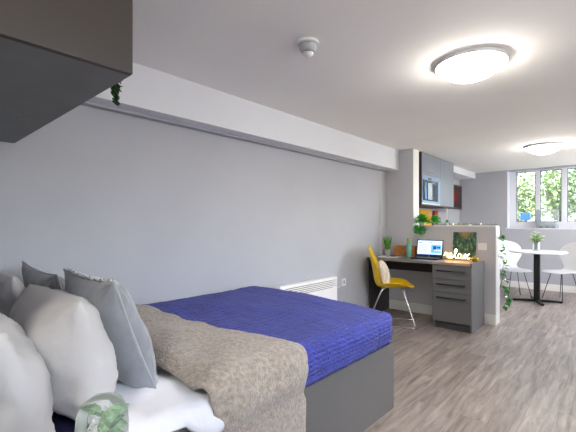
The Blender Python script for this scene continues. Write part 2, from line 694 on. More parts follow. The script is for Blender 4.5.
def rrect(th, hx, hy, r):
    """point and outward normal on a rounded rectangle, th in 0..1 around"""
    ax, ay = hx - r, hy - r
    segs = [('l', Vector((hx, -ay)), Vector((hx, ay)), Vector((1, 0))), ('a', Vector((ax, ay)), 0),
            ('l', Vector((ax, hy)), Vector((-ax, hy)), Vector((0, 1))), ('a', Vector((-ax, ay)), PI / 2),
            ('l', Vector((-hx, ay)), Vector((-hx, -ay)), Vector((-1, 0))), ('a', Vector((-ax, -ay)), PI),
            ('l', Vector((-ax, -hy)), Vector((ax, -hy)), Vector((0, -1))), ('a', Vector((ax, -ay)), 1.5 * PI)]
    lens = [(s[2] - s[1]).length if s[0] == 'l' else r * PI / 2 for s in segs]
    d = (th % 1) * sum(lens)
    for s, L in zip(segs, lens):
        if d <= L:
            k = d / L
            if s[0] == 'l':
                return s[1].lerp(s[2], k), s[3]
            a = s[2] + k * PI / 2
            nn = Vector((math.cos(a), math.sin(a)))
            return s[1] + nn * r, nn
        d -= L
    return segs[0][1], segs[0][3]


def cloth_section(y, top, xedge, hem, r, xw=XL + .02, over=0, n=70, hang=None, tuck=.0):
    """profile across the bed at y: list of (x, z, unwrapped)"""
    pts = []
    flat = (xedge - r) - xw
    side = max(.02, top - r - hem)
    tot = flat + r * PI / 2 + side + (hang or 0)
    for i in range(n + 1):
        s = tot * i / n
        if s <= flat:
            x = xw + s
            k = s / flat
            pts.append((x, top - .02 * max(0, (k - .7) / .3) ** 2 - .03 * max(0, (.12 - k) / .12) ** 2, s))
        elif s <= flat + r * PI / 2:
            a = (s - flat) / r
            pts.append((xedge - r + r * math.sin(a), top - .02 - r * (1 - math.cos(a)), s))
        elif s <= flat + r * PI / 2 + side:
            q = (s - flat - r * PI / 2) / side
            bulge = math.sin(q * PI) * .008 - tuck * q ** 3
            pts.append((xedge + bulge, top - .02 - r - (side - .02) * q, s))
        else:
            q = (s - flat - r * PI / 2 - side)
            pts.append((xedge - tuck + .012 * min(1, q / .03), hem - q, s))
    return pts


def sheet(name, ys, yfun, sect, wr, m, thick, uvs=True, foot=None):
    bm = NB()
    uvl = bm.loops.layers.uv.verify()
    rows = []
    for j, y in enumerate(ys):
        pts = sect(y)
        row = []
        for i, (x, z, s) in enumerate(pts):
            yy = yfun(y, s, x, z)
            p = Vector((x, yy, z))
            q = wr(p, s, y)
            row.append((bm.verts.new(q), (s, yy)))
        rows.append(row)
    for a, b in zip(rows, rows[1:]):
        for i in range(len(a) - 1):
            f = bm.faces.new((a[i][0], a[i + 1][0], b[i + 1][0], b[i][0]))
            for lp, u in zip(f.loops, (a[i][1], a[i + 1][1], b[i + 1][1], b[i][1])):
                lp[uvl].uv = u
    o = obj(name, bm, m, smooth=True, solid=thick, offset=1, recalc=False)
    return o


# blue quilt : rounded-rectangle shell draped over the foot half
def blue_quilt():
    bm = NB()
    uvl = bm.loops.layers.uv.verify()
    x0, x1, y0, y1 = XL + .014, -1.098, 1.02, 2.325
    nx, ny = 84, 90
    r = .085
    top = .645
    hem = .452
    sx = (x1 - x0) + (top - hem) - r * (2 - PI / 2)
    sy = (y1 - y0) + (top - hem) - r * (2 - PI / 2)
    flatx, flaty = (x1 - x0) - r, (y1 - y0) - r

    def bend(s, flat):
        if s <= flat:
            return s, 0
        a = (s - flat) / r
        if a < PI / 2:
            return flat + r * math.sin(a), r * (1 - math.cos(a))
        return flat + r, r + (s - flat - r * PI / 2)
    V = []
    for j in range(ny + 1):
        row = []
        for i in range(nx + 1):
            sa, sb = sx * i / nx, sy * j / ny
            px, dx = bend(sa, flatx)
            py, dy = bend(sb, flaty)
            # corner : pull the plan point in so that the corner is rounded
            cxx, cyy = px - (flatx - .06), py - (flaty - .06)
            if cxx > 0 and cyy > 0:
                L = math.hypot(cxx, cyy)
                R = r + .06
                if L > R:
                    k_ = R / L
                    px = flatx - .06 + cxx * k_
                    py = flaty - .06 + cyy * k_
            dd = max(dx, dy) if min(dx, dy) < 1e-6 else min(top - hem, (dx ** 4 + dy ** 4) ** .25)
            x, y = x0 + px, y0 + py
            z = top - dd
            k = px / flatx
            # soft volume, sagging toward the aisle side
            z += .022 * math.sin(min(1, max(0, px / flatx)) * PI) * (1 - min(1, dd / .1)) + .018 * (1 - k) * (1 - min(1, dd / .1))
            if px < .1:
                z -= .05 * ((.1 - px) / .1) ** 2
            cr = min(1, dd / .05)
            wv = N3(sa, sb, 3.1, 4.0) * .016 + N3(sa * 1.0, sb * 2.5, 1.7, 9) * .006
            rib = .0018 * math.sin(sa * 2 * PI / .034 + 1.2 * N3(sa, sb, 9, 5))
            if abs(y - 2.03) < .02 and dd < .2:
                rib -= .006 * (1 - abs(y - 2.03) / .02)
            out = wv * .6 + rib
            if dx > 1e-6 and dx >= dy:
                x += out * min(1, dx / r)
                z += out * (1 - min(1, dx / r))
                x += .015 * math.sin(min(1, dx / (top - hem)) * PI)
            elif dy > 1e-6:
                y += out * min(1, dy / r)
                z += out * (1 - min(1, dy / r))
            else:
                z += out
            x = max(x, XL + .008)
            if dd >= top - hem - 1e-4 or i == nx:
                z = max(z, hem + .006 * N3(sb, sa, 4, 9))
            if i > nx - 3:
                z += .012 * N3(sb, 2, 5, 7)
            row.append((bm.verts.new((x, y, z)), (sa, sb)))
        V.append(row)
    for j in range(ny):
        for i in range(nx):
            q = (V[j][i], V[j][i + 1], V[j + 1][i + 1], V[j + 1][i])
            f = bm.faces.new([a[0] for a in q])
            for lp, a in zip(f.loops, q):
                lp[uvl].uv = a[1]
    o = obj('quilt', bm, quilt_mat(), smooth=True, solid=.012, offset=-1, recalc=False)
    return tag(o, 'navy blue ribbed quilt spread over the foot of the bed', 'quilt')


blue_quilt()

# white duvet under the throw
M_sheet = mat('white_cotton', (220, 220, 223), rough=.8, var=.015, scale=5, bump=.7, bscale=11, sheen=.1)


def duv_sect(y):
    hem = .562 - .10 * max(0, min(1, (y - .68) / .12)) + .02 * math.sin(y * 23)
    return cloth_section(y, .607, -1.092 + .008 * math.sin(y * 17), max(.45, hem), .055, n=64)


def duv_wr(p, s, y):
    a = .022 * N3(s * 1.2 + y, y - s, 2, 5) + .012 * (.3 - abs(N3(s, y, 7, 10))) + .012 * (.3 - abs(N3(s + y * 2, y, 3, 19)))
    k = max(0, min(1, (p.x + 1.17) / .08))
    zt = max(.584, p.z + a)
    return Vector((p.x + a * .35 * k, p.y, zt * (1 - k) + (p.z + a * .2) * k))


ys = [.45 + .72 * k / 60 for k in range(61)]
o = sheet('duvet', ys, lambda y, s, x, z: y, duv_sect, duv_wr, M_sheet, .008)
tag(o, 'rumpled white duvet between the grey cushion and beige throw', 'duvet')


# beige throw
M_throw = mat('beige_faux_fur', (164, 152, 138), rough=.95, var=.14, scale=55, bump=1.0, bscale=140, sheen=.3, stretch=(1, 1, 1), detail=8)


def thr_sect(y):
    return cloth_section(y, .686, -1.062, .452, .08, n=90, hang=.42, tuck=.032)


def thr_y(y, s, x, z):
    k = (y - .80) / .5           # 0..1 across the throw
    y0 = .775 + .05 * max(0, min(1, (.66 - z) / .2))
    y1 = 1.185 + .13 * max(0, min(1, (x + 1.55) / .4))
    y0 += .02 * N3(s, 1, 1, 5)
    y1 += .012 * N3(s, 5, 1, 6)
    return y0 + (y1 - y0) * k


def thr_wr(p, s, y):
    a = .018 * N3(s, p.y, 12, 5) + .006 * N3(s, p.y, 2, 17)
    edge = min(1, (y - .80) / .05, (1.30 - y) / .04)
    dz = -.022 * (1 - max(0, edge))
    dz -= .028 * max(0, 1 - (y - .80) / .14) ** 2
    k = max(0, min(1, (p.x + 1.15) / .085))
    kz = .25 + .75 * max(0, min(1, (p.z - .42) / .08))
    return Vector((p.x + (a + dz * .5) * k * kz, p.y, p.z + (a + dz) * (1 - k)))


ys = [.80 + .50 * k / 50 for k in range(51)]
o = sheet('throw', ys, thr_y, thr_sect, thr_wr, M_throw, .012)
tag(o, 'beige faux fur throw laid across the middle of the bed', 'throw')


# ---------------------------------------------------------------- pillows
def pillow(name, label, cat, W, Hh, T, base, lean, yaw, m, seed, group=None, piping=None, fringe=None, crumple=.012, corner=.05, roll=0):
    """stands on its lower edge; base = middle of the lower edge"""
    t = thing(name, label, cat, base, 0, group)
    R = Matrix.Rotation(yaw, 4, 'Z') @ Matrix.Rotation(lean, 4, 'X') @ Matrix.Rotation(roll, 4, 'Y')

    def P(u, v, side):
        e = (1 - abs(u) ** 2.6) * (1 - abs(v) ** 2.6)
        th = T * .5 * max(0, e) ** .5
        x = W / 2 * u * (1 - corner * (1 - v * v))
        z = Hh / 2 + Hh / 2 * v * (1 - corner * (1 - u * u))
        wv = crumple * (N3(x + seed, z, side * 3, 6) * 1.2 + .6 * N3(x * 2, z * 2 + seed, side * 5 + seed, 9) + .5 * abs(N3(x * 1.5 + z + seed, z - x, side, 14)))
        rad = math.exp(-((abs(u) - 1) ** 2 + (abs(v) - 1) ** 2) * 4) * .006 * math.sin(math.atan2(1 - abs(v) + .01, 1 - abs(u) + .01) * 9)
        y = side * (th + (wv + rad) * min(1, th / (T * .12 + 1e-6)))
        sag = -.02 * (1 - v) * .5 * (1 - abs(u))
        # bottom settles outwards a bit
        y *= 1 + .12 * (-v)
        return R @ Vector((x, y, z + sag * 0))
    bm = NB()
    n_ = 34
    for side in (1, -1):
        grid(bm, n_, n_, lambda a, b: P(math.sin((a * 2 - 1) * PI / 2), math.sin((b * 2 - 1) * PI / 2), side))
    bmesh.ops.remove_doubles(bm, verts=bm.verts, dist=.0008)
    obj('cover', bm, m, t, smooth=True)
    if piping:
        bm = NB()
        pts = []
        for k in range(24):
            pts.append(P(-1 + 2 * k / 24, -1, 1))
        for k in range(24):
            pts.append(P(1, -1 + 2 * k / 24, 1))
        for k in range(24):
            pts.append(P(1 - 2 * k / 24, 1, 1))
        for k in range(24):
            pts.append(P(-1, 1 - 2 * k / 24, 1))
        tube(bm, pts, .005, 6, closed=True)
        obj('piping', bm, piping, t, smooth=True)
    if fringe:
        bm = NB()
        rr = random.Random(seed)
        for k in range(60):
            u = -.9 + 1.8 * k / 59
            p = P(u, 1, 1)
            d = Vector((rr.uniform(-.5, .5), rr.uniform(-1, 1), rr.uniform(.2, 1.0)))
            leaf(bm, p + Vector((0, 0, -.004)), d, (0, 1, 0), rr.uniform(.012, .022), .014)
        obj('sequin_trim', bm, fringe, t)
    return t


M_cush = mat('grey_velvet', (128, 130, 135), rough=.85, var=.06, scale=12, bump=.25, bscale=35, sheen=.5)
M_pipe = mat('grey_velvet_piping', (150, 152, 157), rough=.8, var=.06, scale=20, sheen=.4)
M_seq = mat('silver_sequins', (170, 165, 155), rough=.35, metal=.6, var=.25, scale=90)
M_pil = mat('white_pillowcase', (186, 183, 181), rough=.85, var=.015, scale=5, bump=.6, bscale=9)
pillow('cushion', 'grey velvet cushion with sequin trim standing nearest the beige throw', 'cushion',
       .53, .455, .20, (-1.54, .70, .595), math.radians(20), math.radians(-1), M_cush, 1.3, 'grey velvet cushions', M_pipe, M_seq, corner=.07)
pillow('cushion', 'grey velvet cushion farther back beside the wall with peaked corner', 'cushion',
       .47, .43, .14, (-2.18, .67, .595), math.radians(18), math.radians(2), M_cush, 5.3, 'grey velvet cushions', M_pipe, corner=.09, roll=math.radians(4))
pillow('pillow', 'white pillow in the middle, leaning behind the grey cushion', 'pillow',
       .72, .39, .27, (-1.525, .475, .59), math.radians(8), math.radians(-3), M_pil, 8.1, 'white bed pillows', corner=.04, crumple=.02, roll=math.radians(-2.5))
pillow('pillow', 'white pillow nearest the camera at the lower left corner', 'pillow',
       .70, .38, .19, (-1.455, .31, .595), math.radians(18), math.radians(-2), M_pil, 12.7, 'white bed pillows', corner=.03, crumple=.018)
pillow('pillow', 'white pillow farthest back by the wall, mostly hidden', 'pillow',
       .50, .40, .14, (-2.24, .50, .597), math.radians(14), 0, M_pil, 3.7, 'white bed pillows', corner=.05, crumple=.016)

# navy folded cloth on the mattress between the pillows
bm = NB()
for k in range(2):
    vs = box(bm, -1.42, -1.15, .30, .44, .580 + .011 * k, .590 + .011 * k, bev=.004)
tag(obj('folded_cloth', bm, mat('navy_cloth', (24, 26, 66), rough=.8, bump=.3, bscale=60), smooth='auto'),
    'dark navy cloth between the white pillows behind the glass jar', 'cloth')

# ---------------------------------------------------------------- bedside table and jar
t = thing('bedside_table', 'grey bedside table under the glass jar beside the pillows', 'bedside table', (-.87, .27, 0))
bx('top', (-.15, .17, -.17, .14, .60, .62), M_grey, t, bev=.002)
for sx in (-.13, .15):
    for sy in (-.15, .12):
        bx('leg', (sx - .015, sx + .015, sy - .015, sy + .015, 0, .60), M_grey, t)
bx('shelf', (-.14, .16, -.16, .13, .25, .268), M_grey, t)

t = thing('glass_jar', 'clear glass jar of pale green leaves at the bottom edge', 'jar', (-.835, .328, .62))
bm = NB()
prof = [(.001, .003), (.046, .003), (.051, .012), (.0525, .10), (.053, .165), (.050, .195), (.041, .214), (.022, .226), (.001, .229)]
lathe(bm, prof, 32)
obj('glass', bm, M_clear, t, smooth=True)
bm = NB()
rr = random.Random(4)
for k in range(44):
    a = rr.uniform(0, 2 * PI)
    q = rr.uniform(.004, .02)
    z = rr.uniform(.03, .20)
    leaf(bm, (q * math.cos(a), q * math.sin(a), z), (math.cos(a + 1.4), math.sin(a + 1.4), rr.uniform(-.4, .7)), (math.cos(a), math.sin(a), .4), rr.uniform(.035, .06), rr.uniform(.024, .036))
obj('leaves', bm, mat('pale_green_leaves', (126, 160, 112), rough=.5, var=.3, scale=60), t)
bm = NB()
for k in range(34):
    a = rr.uniform(0, 2 * PI)
    q = rr.uniform(.012, .024)
    z = rr.uniform(.02, .175)
    leaf(bm, (q * math.cos(a), q * math.sin(a), z), (math.cos(a + 1.2), math.sin(a + 1.2), rr.uniform(-.3, .9)), (math.cos(a), math.sin(a), .3), rr.uniform(.02, .038), rr.uniform(.014, .02))
obj('petals', bm, mat('jar_glow_white', (235, 236, 228), rough=.5, var=.05), t)  # white leaf shapes stand in for the bright glow in the glass


# ---------------------------------------------------------------- panel heater + switch
t = thing('panel_heater', 'white slotted panel heater on the left wall behind the quilt', 'heater', (XL, 2.60, .20))
bx('casing', (.025, .095, 0, .965, 0, .415), M_white, t, bev=.006)
bx('wall_bracket', (0, .025, .1, .86, .05, .35), M_white, t)
bm = NB()
for k in range(5):
    box(bm, .0951, .0965, .07, .87, .375 - k * .019, .382 - k * .019)
obj('louvre_slots', bm, mat('heater_slots', (120, 112, 96), rough=.7), t)
bx('control_panel', (.095, .099, .885, .945, .31, .39), mat('heater_controls', (205, 207, 210), rough=.4), t)

t = thing('wall_switch', 'small white switch with cable right of the panel heater', 'switch', (XL, 3.83, .508))
bx('plate', (0, .012, -.045, .045, -.045, .045), M_white, t, bev=.003)
bx('rocker', (.012, .016, -.012, .012, -.02, .02), mat('grey_plastic', (150, 150, 152), rough=.4), t)
bm = NB()
tube(bm, [(.01, -.04, -.03), (.02, -.12, -.045), (.015, -.24, -.03)], .004, 6, smooth=6)
obj('cable', bm, M_white, t, smooth=True)

# ---------------------------------------------------------------- desk and drawer pedestal
DT = .775
DY = 4.40
t = thing('desk', 'dark grey desk top and end panel against the half wall', 'desk', (XL, DY, 0))
dw = -1.658 - XL
bx('desktop', (.004, dw - .002, 0, YP - DY - .002, DT - .03, DT), mat('desktop_laminate', (118, 112, 110), rough=.4, var=.06, scale=5, stretch=(1, 6, 1)), t, bev=.002)
bx('end_panel', (.022, .042, .02, YP - DY - .02, 0, DT - .03), mat('desk_end_laminate', (56, 54, 54), rough=.5, var=.05), t)
bx('back_rail', (.045, dw - .004, YP - DY - .12, YP - DY - .1, DT - .19, DT - .031), mat('desk_rail_laminate', (44, 41, 41), rough=.6, var=.05), t)

t = thing('drawer_pedestal', 'grey three drawer pedestal at the right end of the desk', 'drawers', (-1.658, DY, 0))
pw, pd = .434, .52
bx('side_panel', (pw - .018, pw, .018, pd, 0.002, DT), M_grey, t, bev=.001)
bx('side_panel', (0, .018, .018, pd, 0.002, DT - .031), M_grey, t, bev=.001)
bx('back_panel', (.0185, pw - .0185, pd - .012, pd, .05, DT - .03), M_grey, t)
bx('worktop', (0, pw - .0185, 0, pd, DT - .03, DT), mat('pedestal_top_laminate', (156, 134, 114), rough=.35, var=.06, scale=5), t, bev=.002)
bx('plinth', (.0185, pw - .0185, .035, .05, 0.002, .075), mat('plinth_laminate', (66, 65, 66), rough=.5), t)
dz = [(.09, .425), (.43, .578), (.583, .735)]
for a, b in dz:
    d = bx('drawer_front', (.003, pw - .003, 0, .0175, a, b), M_grey, t, bev=.0015)
    hz = b - .055 if b > .5 else b - .055
    bm = NB()
    tube(bm, [(.065, .0, hz), (.065, -.028, hz), (.075, -.034, hz), (.355, -.034, hz), (.365, -.028, hz), (.365, 0, hz)], .009, 8)
    obj('handle', bm, M_black, d, smooth='auto')
bx('drawer_box', (.02, pw - .02, .018, pd - .015, .09, .73), mat('pedestal_inside', (50, 50, 50), rough=.7), t)


# ---------------------------------------------------------------- shell chairs
def shell_mesh(prof, nu=16, nv=28, th=.008):
    """prof: list of (forward, height, halfwidth, edge_lift, edge_forward) from front lip to back top"""
    bm = NB()

    def at(v):
        f = v * (len(prof) - 1)
        i = min(int(f), len(prof) - 2)
        t = f - i
        p0 = prof[max(0, i - 1)]
        p1, p2 = prof[i], prof[i + 1]
        p3 = prof[min(len(prof) - 1, i + 2)]
        return [.5 * (2 * b + (-a + c) * t + (2 * a - 5 * b + 4 * c - d) * t * t + (-a + 3 * b - 3 * c + d) * t ** 3) for a, b, c, d in zip(p0, p1, p2, p3)]

    def f(u, v):
        x, z, hw, lift, fw = at(v)
        s = u * 2 - 1
        return Vector((x + fw * s * s, hw * s, z + lift * s * s))
    grid(bm, nu, nv, f)
    return bm


# yellow desk chair, +x is its front
t = thing('desk_chair', 'yellow moulded shell chair with chrome sled legs at the desk', 'chair', (-2.085, 4.25, 0), math.radians(25))
prof = [(.25, .456, .06, -.0, -.02), (.225, .466, .15, .005, -.03), (.16, .455, .215, .05, -.01), (.04, .440, .235, .085, 0), (-.08, .432, .225, .085, 0),
        (-.17, .445, .185, .05, .03), (-.215, .50, .175, .01, .07), (-.235, .60, .185, 0, .085), (-.255, .72, .20, 0, .07), (-.275, .84, .185, 0, .03), (-.29, .92, .12, -.01, .01), (-.295, .945, .05, -.005, 0)]
obj('seat_shell', shell_mesh(prof), mat('yellow_plastic', (226, 186, 10), rough=.4, var=.03, scale=6), t, smooth=True, solid=.012, offset=-1, sub=1)
for s in (1, -1):
    bm = NB()
    y0, y1 = .12 * s, .20 * s
    pts = [(.10, y0, .442), (.13, y0 * 1.1, .40), (.255, y1 * 1, .03), (.262, y1, .012), (.24, y1, .0075), (-.27, y1, .0075), (-.295, y1, .012), (-.285, y1, .03), (-.13, y0 * 1.1, .40), (-.09, y0, .434)]
    tube(bm, pts, .006, 8, smooth=3)
    obj('leg_frame', bm, M_chrome, t, smooth=True)
bm = NB()
tube(bm, [(.10, -.12, .436), (.10, .12, .436)], .007, 8)
tube(bm, [(-.09, -.12, .430), (-.09, .12, .430)], .007, 8)
obj('seat_brace', bm, M_chrome, t, smooth=True)

# cream cushion in the chair
M_cream = mat('cream_fur', (222, 208, 190), rough=.95, var=.1, scale=40, bump=.8, bscale=120, sheen=.4)
pillow('cushion', 'small cream fluffy cushion resting in the yellow chair', 'cushion', .33, .31, .13,
       (-2.145, 4.225, .462), math.radians(-17), math.radians(115), M_cream, 2.2, corner=.02)


def dining_chair(x, y, rz, label):
    t = thing('dining_chair', label, 'chair', (x, y, 0), rz, 'white dining chairs')
    prof = [(.235, .435, .13, 0, -.04), (.22, .447, .18, 0, -.02), (.12, .455, .215, .008, 0), (0, .450, .225, .014, 0), (-.10, .450, .20, .014, 0),
            (-.17, .47, .15, .006, .01), (-.20, .53, .135, 0, .02), (-.215, .61, .18, 0, .035), (-.235, .70, .225, 0, .05), (-.26, .82, .225, -.005, .045), (-.28, .90, .165, -.012, .02), (-.29, .93, .07, -.01, 0)]
    obj('seat_shell', shell_mesh(prof), mat('white_chair_plastic', (228, 230, 232), rough=.35, var=.01), t, smooth=True, solid=.01, offset=-1, sub=1)
    for sx in (1, -1):
        for sy in (1, -1):
            bm = NB()
            tube(bm, [(.07 * sx, .07 * sy, .437), (.10 * sx, .10 * sy, .428), (.17 * sx + .01, .185 * sy, 0.004)], .0055, 8)
            l_ = obj('leg', bm, M_blackm, t, smooth=True)
            bm = NB()
            lathe(bm, [(.008, 0), (.008, .012)], 10, (.17 * sx + .01, .185 * sy, 0))
            obj('foot_cap', bm, M_black, l_)
    bm = NB()
    tube(bm, [(.07, .07, .438), (.07, -.07, .438), (-.07, -.07, .438), (-.07, .07, .438)], .006, 8, closed=True)
    obj('seat_brace', bm, M_blackm, t, smooth='auto')


dining_chair(-1.33, 7.18, math.radians(-52), 'white shell dining chair left of the round table')
dining_chair(-.70, 7.36, math.radians(232), 'white shell dining chair right of the round table')

# dining table
t = thing('dining_table', 'round white pedestal table with black column below the window', 'table', (-.97, 6.91, 0))
bm = NB()
lathe(bm, [(.001, .772), (.375, .772), (.39, .78), (.39, .794), (.386, .798), (.001, .798)], 64)
obj('tabletop', bm, mat('white_table_laminate', (236, 236, 238), rough=.3, var=.01), t, smooth='auto')
bx('column', (-.04, .04, -.04, .04, .03, .76), M_blackm, t, bev=.004)
bx('mounting_plate', (-.12, .12, -.12, .12, .76, .772), M_blackm, t)
for k in range(4):
    a = math.radians(20 + 90 * k)
    bm = NB()
    vs = box(bm, .03, .33, -.03, .03, .008, .035, bev=.004)
    for v in bm.verts:
        q = v.co.x / .33
        v.co.y *= 1 - .25 * q
        if v.co.z > .02:
            v.co.z += .012 * (1 - q)
    obj('foot', bm, M_blackm, t, rot=(0, 0, a))
    bm = NB()
    lathe(bm, [(.016, 0), (.016, .009)], 12, (.305 * math.cos(a), .305 * math.sin(a), 0))
    obj('glide', bm, M_black, t)

# vase of flowers
t = thing('flower_vase', 'clear glass vase of white and green flowers on the round table', 'vase', (-.985, 6.93, .798))
bm = NB()
lathe(bm, [(.001, .004), (.04, .004), (.046, .02), (.05, .13), (.047, .13), (.043, .022), (.001, .012)], 24)
obj('vase', bm, M_clear, t, smooth='auto')
bm = NB()
rr = random.Random(11)
tips = []
for k in range(30):
    a, q = rr.uniform(0, 2 * PI), rr.uniform(.02, .10)
    p = (q * math.cos(a), q * math.sin(a), .30 - q * .9 + rr.uniform(-.05, .02))
    tips.append(p)
    tube(bm, [(.02 * math.cos(a + 2), .02 * math.sin(a + 2), .02), (.02 * math.cos(a), .02 * math.sin(a), .13), p], .002, 5)
obj('stems', bm, M_stem, t)
bm = NB()
for p in tips:
    for k in range(7):
        a = 2 * PI * k / 7
        leaf(bm, p, (math.cos(a), math.sin(a), .5), (0, 0, 1), .03, .02)
obj('petals', bm, mat('white_flower_petals', (236, 240, 222), rough=.6), t)
bm = NB()
for k in range(70):
    a, q = rr.uniform(0, 2 * PI), rr.uniform(.01, .09)
    leaf(bm, (q * math.cos(a), q * math.sin(a), rr.uniform(.15, .25)), (math.cos(a), math.sin(a), rr.uniform(-.3, .9)), (0, 0, 1), .045, .022)
obj('leaves', bm, mat('light_green_leaves', (132, 176, 84), rough=.5, var=.2, scale=50), t)

# ---------------------------------------------------------------- things on the desk
# laptop
t = thing('laptop', 'open black laptop showing a web page on the desk', 'laptop', (-1.85, 4.80, DT), math.radians(3))
bx('keyboard_base', (-.168, .168, -.21, 0, .001, .018), M_black, t, bev=.004)
bx('keys', (-.15, .15, -.13, -.02, .018, .0195), mat('laptop_keys', (40, 40, 44), rough=.6), t)
bx('touchpad', (-.05, .05, -.195, -.14, .018, .0187), mat('laptop_touchpad', (58, 58, 62), rough=.4), t)
R = Matrix.Translation((0, 0, .012)) @ Matrix.Rotation(math.radians(-12), 4, 'X')
bm = NB()
box(bm, -.168, .168, 0, .008, 0, .232, bev=.003, mtx=R)
lid = obj('lid', bm, M_black, t)


def emat(name, rgb, s=1.0):
    return mat(name, rgb, rough=.3, emit=rgb, estr=s, var=.02)


bm = NB()
box(bm, -.155, .155, -.0012, -.0002, .03, .218, mtx=R)
scr = obj('screen', bm, emat('screen_page', (176, 204, 240), .75), lid)


def patch(x0, x1, z0, z1, m, lift=.0012):
    bm = NB()
    box(bm, x0, x1, -.0012 - lift, -.0008 - lift, z0, z1, mtx=R)
    return obj('page_block', bm, m, scr)


patch(-.155, .155, .203, .218, emat('screen_bar', (206, 222, 240), .75), .0003)
patch(-.145, -.10, .188, .197, emat('screen_logo_dark', (70, 90, 140), .5), .0003)
patch(-.01, .03, .190, .197, emat('screen_text_dark', (60, 80, 130), .5), .0003)
patch(.02, .145, .060, .165, emat('screen_photo_teal', (84, 158, 206), .7), .0003)
patch(.045, .085, .105, .150, emat('screen_photo_dark', (26, 60, 120), .5), .0006)
patch(.095, .135, .120, .142, emat('screen_photo_navy', (38, 54, 130), .5), .0006)
patch(.06, .14, .085, .104, emat('screen_photo_pink', (190, 170, 214), .7), .0006)
for k in range(4):
    patch(-.14, -.02 - .02 * (k % 2), .15 - k * .024, .156 - k * .024, emat('screen_text_line', (130, 150, 205), .6), .0003)
patch(-.155, .155, .030, .040, emat('screen_taskbar', (30, 50, 110), .4), .0003)
patch(-.01, .01, .012, .02, mat('laptop_badge', (180, 182, 188), rough=.3, metal=.8), .0003)

# grassy plant
t = thing('potted_grass', 'spiky green plant in a grey pot at the left end of the desk', 'plant', (-2.43, 4.80, DT))
bm = NB()
lathe(bm, [(.001, 0), (.04, 0), (.052, .08), (.054, .09), (.048, .09), (.045, .075), (.001, .075)], 24)
obj('pot', bm, mat('pale_grey_ceramic', (178, 178, 180), rough=.5), t, smooth='auto')
bm = NB()
rr = random.Random(3)
for k in range(46):
    a = rr.uniform(0, 2 * PI)
    q = rr.uniform(0, .025)
    leaf(bm, (q * math.cos(a), q * math.sin(a), .07), (math.cos(a) * .26, math.sin(a) * .26, 1), (math.cos(a), math.sin(a), 0), rr.uniform(.13, .23), .015, heart=False)
obj('leaves', bm, mat('grass_green_leaves', (88, 150, 50), rough=.5, var=.3, scale=40), t)

# wooden box
t = thing('wooden_box', 'orange brown wooden desk box behind the green bottle', 'box', (-2.375, 4.88, DT))
Mw = mat('orange_brown_wood', (186, 122, 66), rough=.5, var=.15, scale=10, stretch=(1, 1, 8))
bx('front', (0, .30, 0, .01, 0, .135), Mw, t, bev=.003)
bx('back', (0, .30, .08, .09, 0, .145), Mw, t, bev=.002)
bx('side', (0, .01, .011, .079, 0, .135), Mw, t)
bx('side', (.29, .30, .011, .079, 0, .135), Mw, t)
bx('divider', (.145, .155, .011, .079, 0.01, .12), Mw, t)
bx('bottom', (.011, .289, .011, .079, 0, .009), Mw, t)

# green bottle
t = thing('green_bottle', 'pale green glass bottle with yellow stopper in front of the wooden box', 'bottle', (-2.10, 4.75, DT))
bm = NB()
lathe(bm, [(.001, .002), (.033, .002), (.036, .01), (.036, .15), (.03, .18), (.022, .20), (.022, .215)], 24)
obj('bottle', bm, mat('sea_green_glass', (110, 170, 146), rough=.2, var=.1, scale=20, spec=.6), t, smooth='auto')
bm = NB()
lathe(bm, [(.001, .215), (.025, .215), (.026, .245), (.015, .256), (.001, .256)], 20)
obj('stopper', bm, mat('yellow_green_stopper', (150, 170, 84), rough=.5, var=.2, scale=50), t, smooth='auto')

# papers
t = thing('notebook', 'open pale notebook lying on the desk beside the plant', 'notebook', (-2.30, 4.60, DT), math.radians(8))
bx('cover', (-.14, .14, -.09, .09, 0, .003), mat('grey_cover', (130, 128, 140), rough=.6), t)
bx('page_block', (-.135, -.003, -.085, .085, .003, .011), M_white, t, bev=.003)
bx('page_block', (.003, .135, -.085, .085, .003, .009), M_white, t, bev=.003)
t = thing('pen', 'dark pen lying across the notebook', 'pen', (-2.28, 4.585, DT + .0115), math.radians(30))
bm = NB()
lathe(bm, [(.001, -.065), (.0035, -.055), (.004, 0), (.004, .05), (.003, .065), (.001, .066)], 10, mtx=Matrix.Rotation(PI / 2, 4, 'Y'), loc=(0, 0, .004))
obj('barrel', bm, M_black, t, smooth='auto')

# botanical picture leaning on the half wall
t = thing('botanical_picture', 'green leafy picture with gold top leaning on the half wall', 'picture', (-1.463, 4.93, DT + .001), 0)
Rl = Matrix.Rotation(math.radians(-6), 4, 'X')
bm = NB()
box(bm, -.136, .136, 0, .012, 0, .342, mtx=Rl)
obj('canvas', bm, mat('canvas_edge', (60, 74, 62), rough=.7), t)
bm = NB()
box(bm, -.136, .136, -.001, -.0002, 0, .342, mtx=Rl)
obj('print', bm, picture_mat(), t)

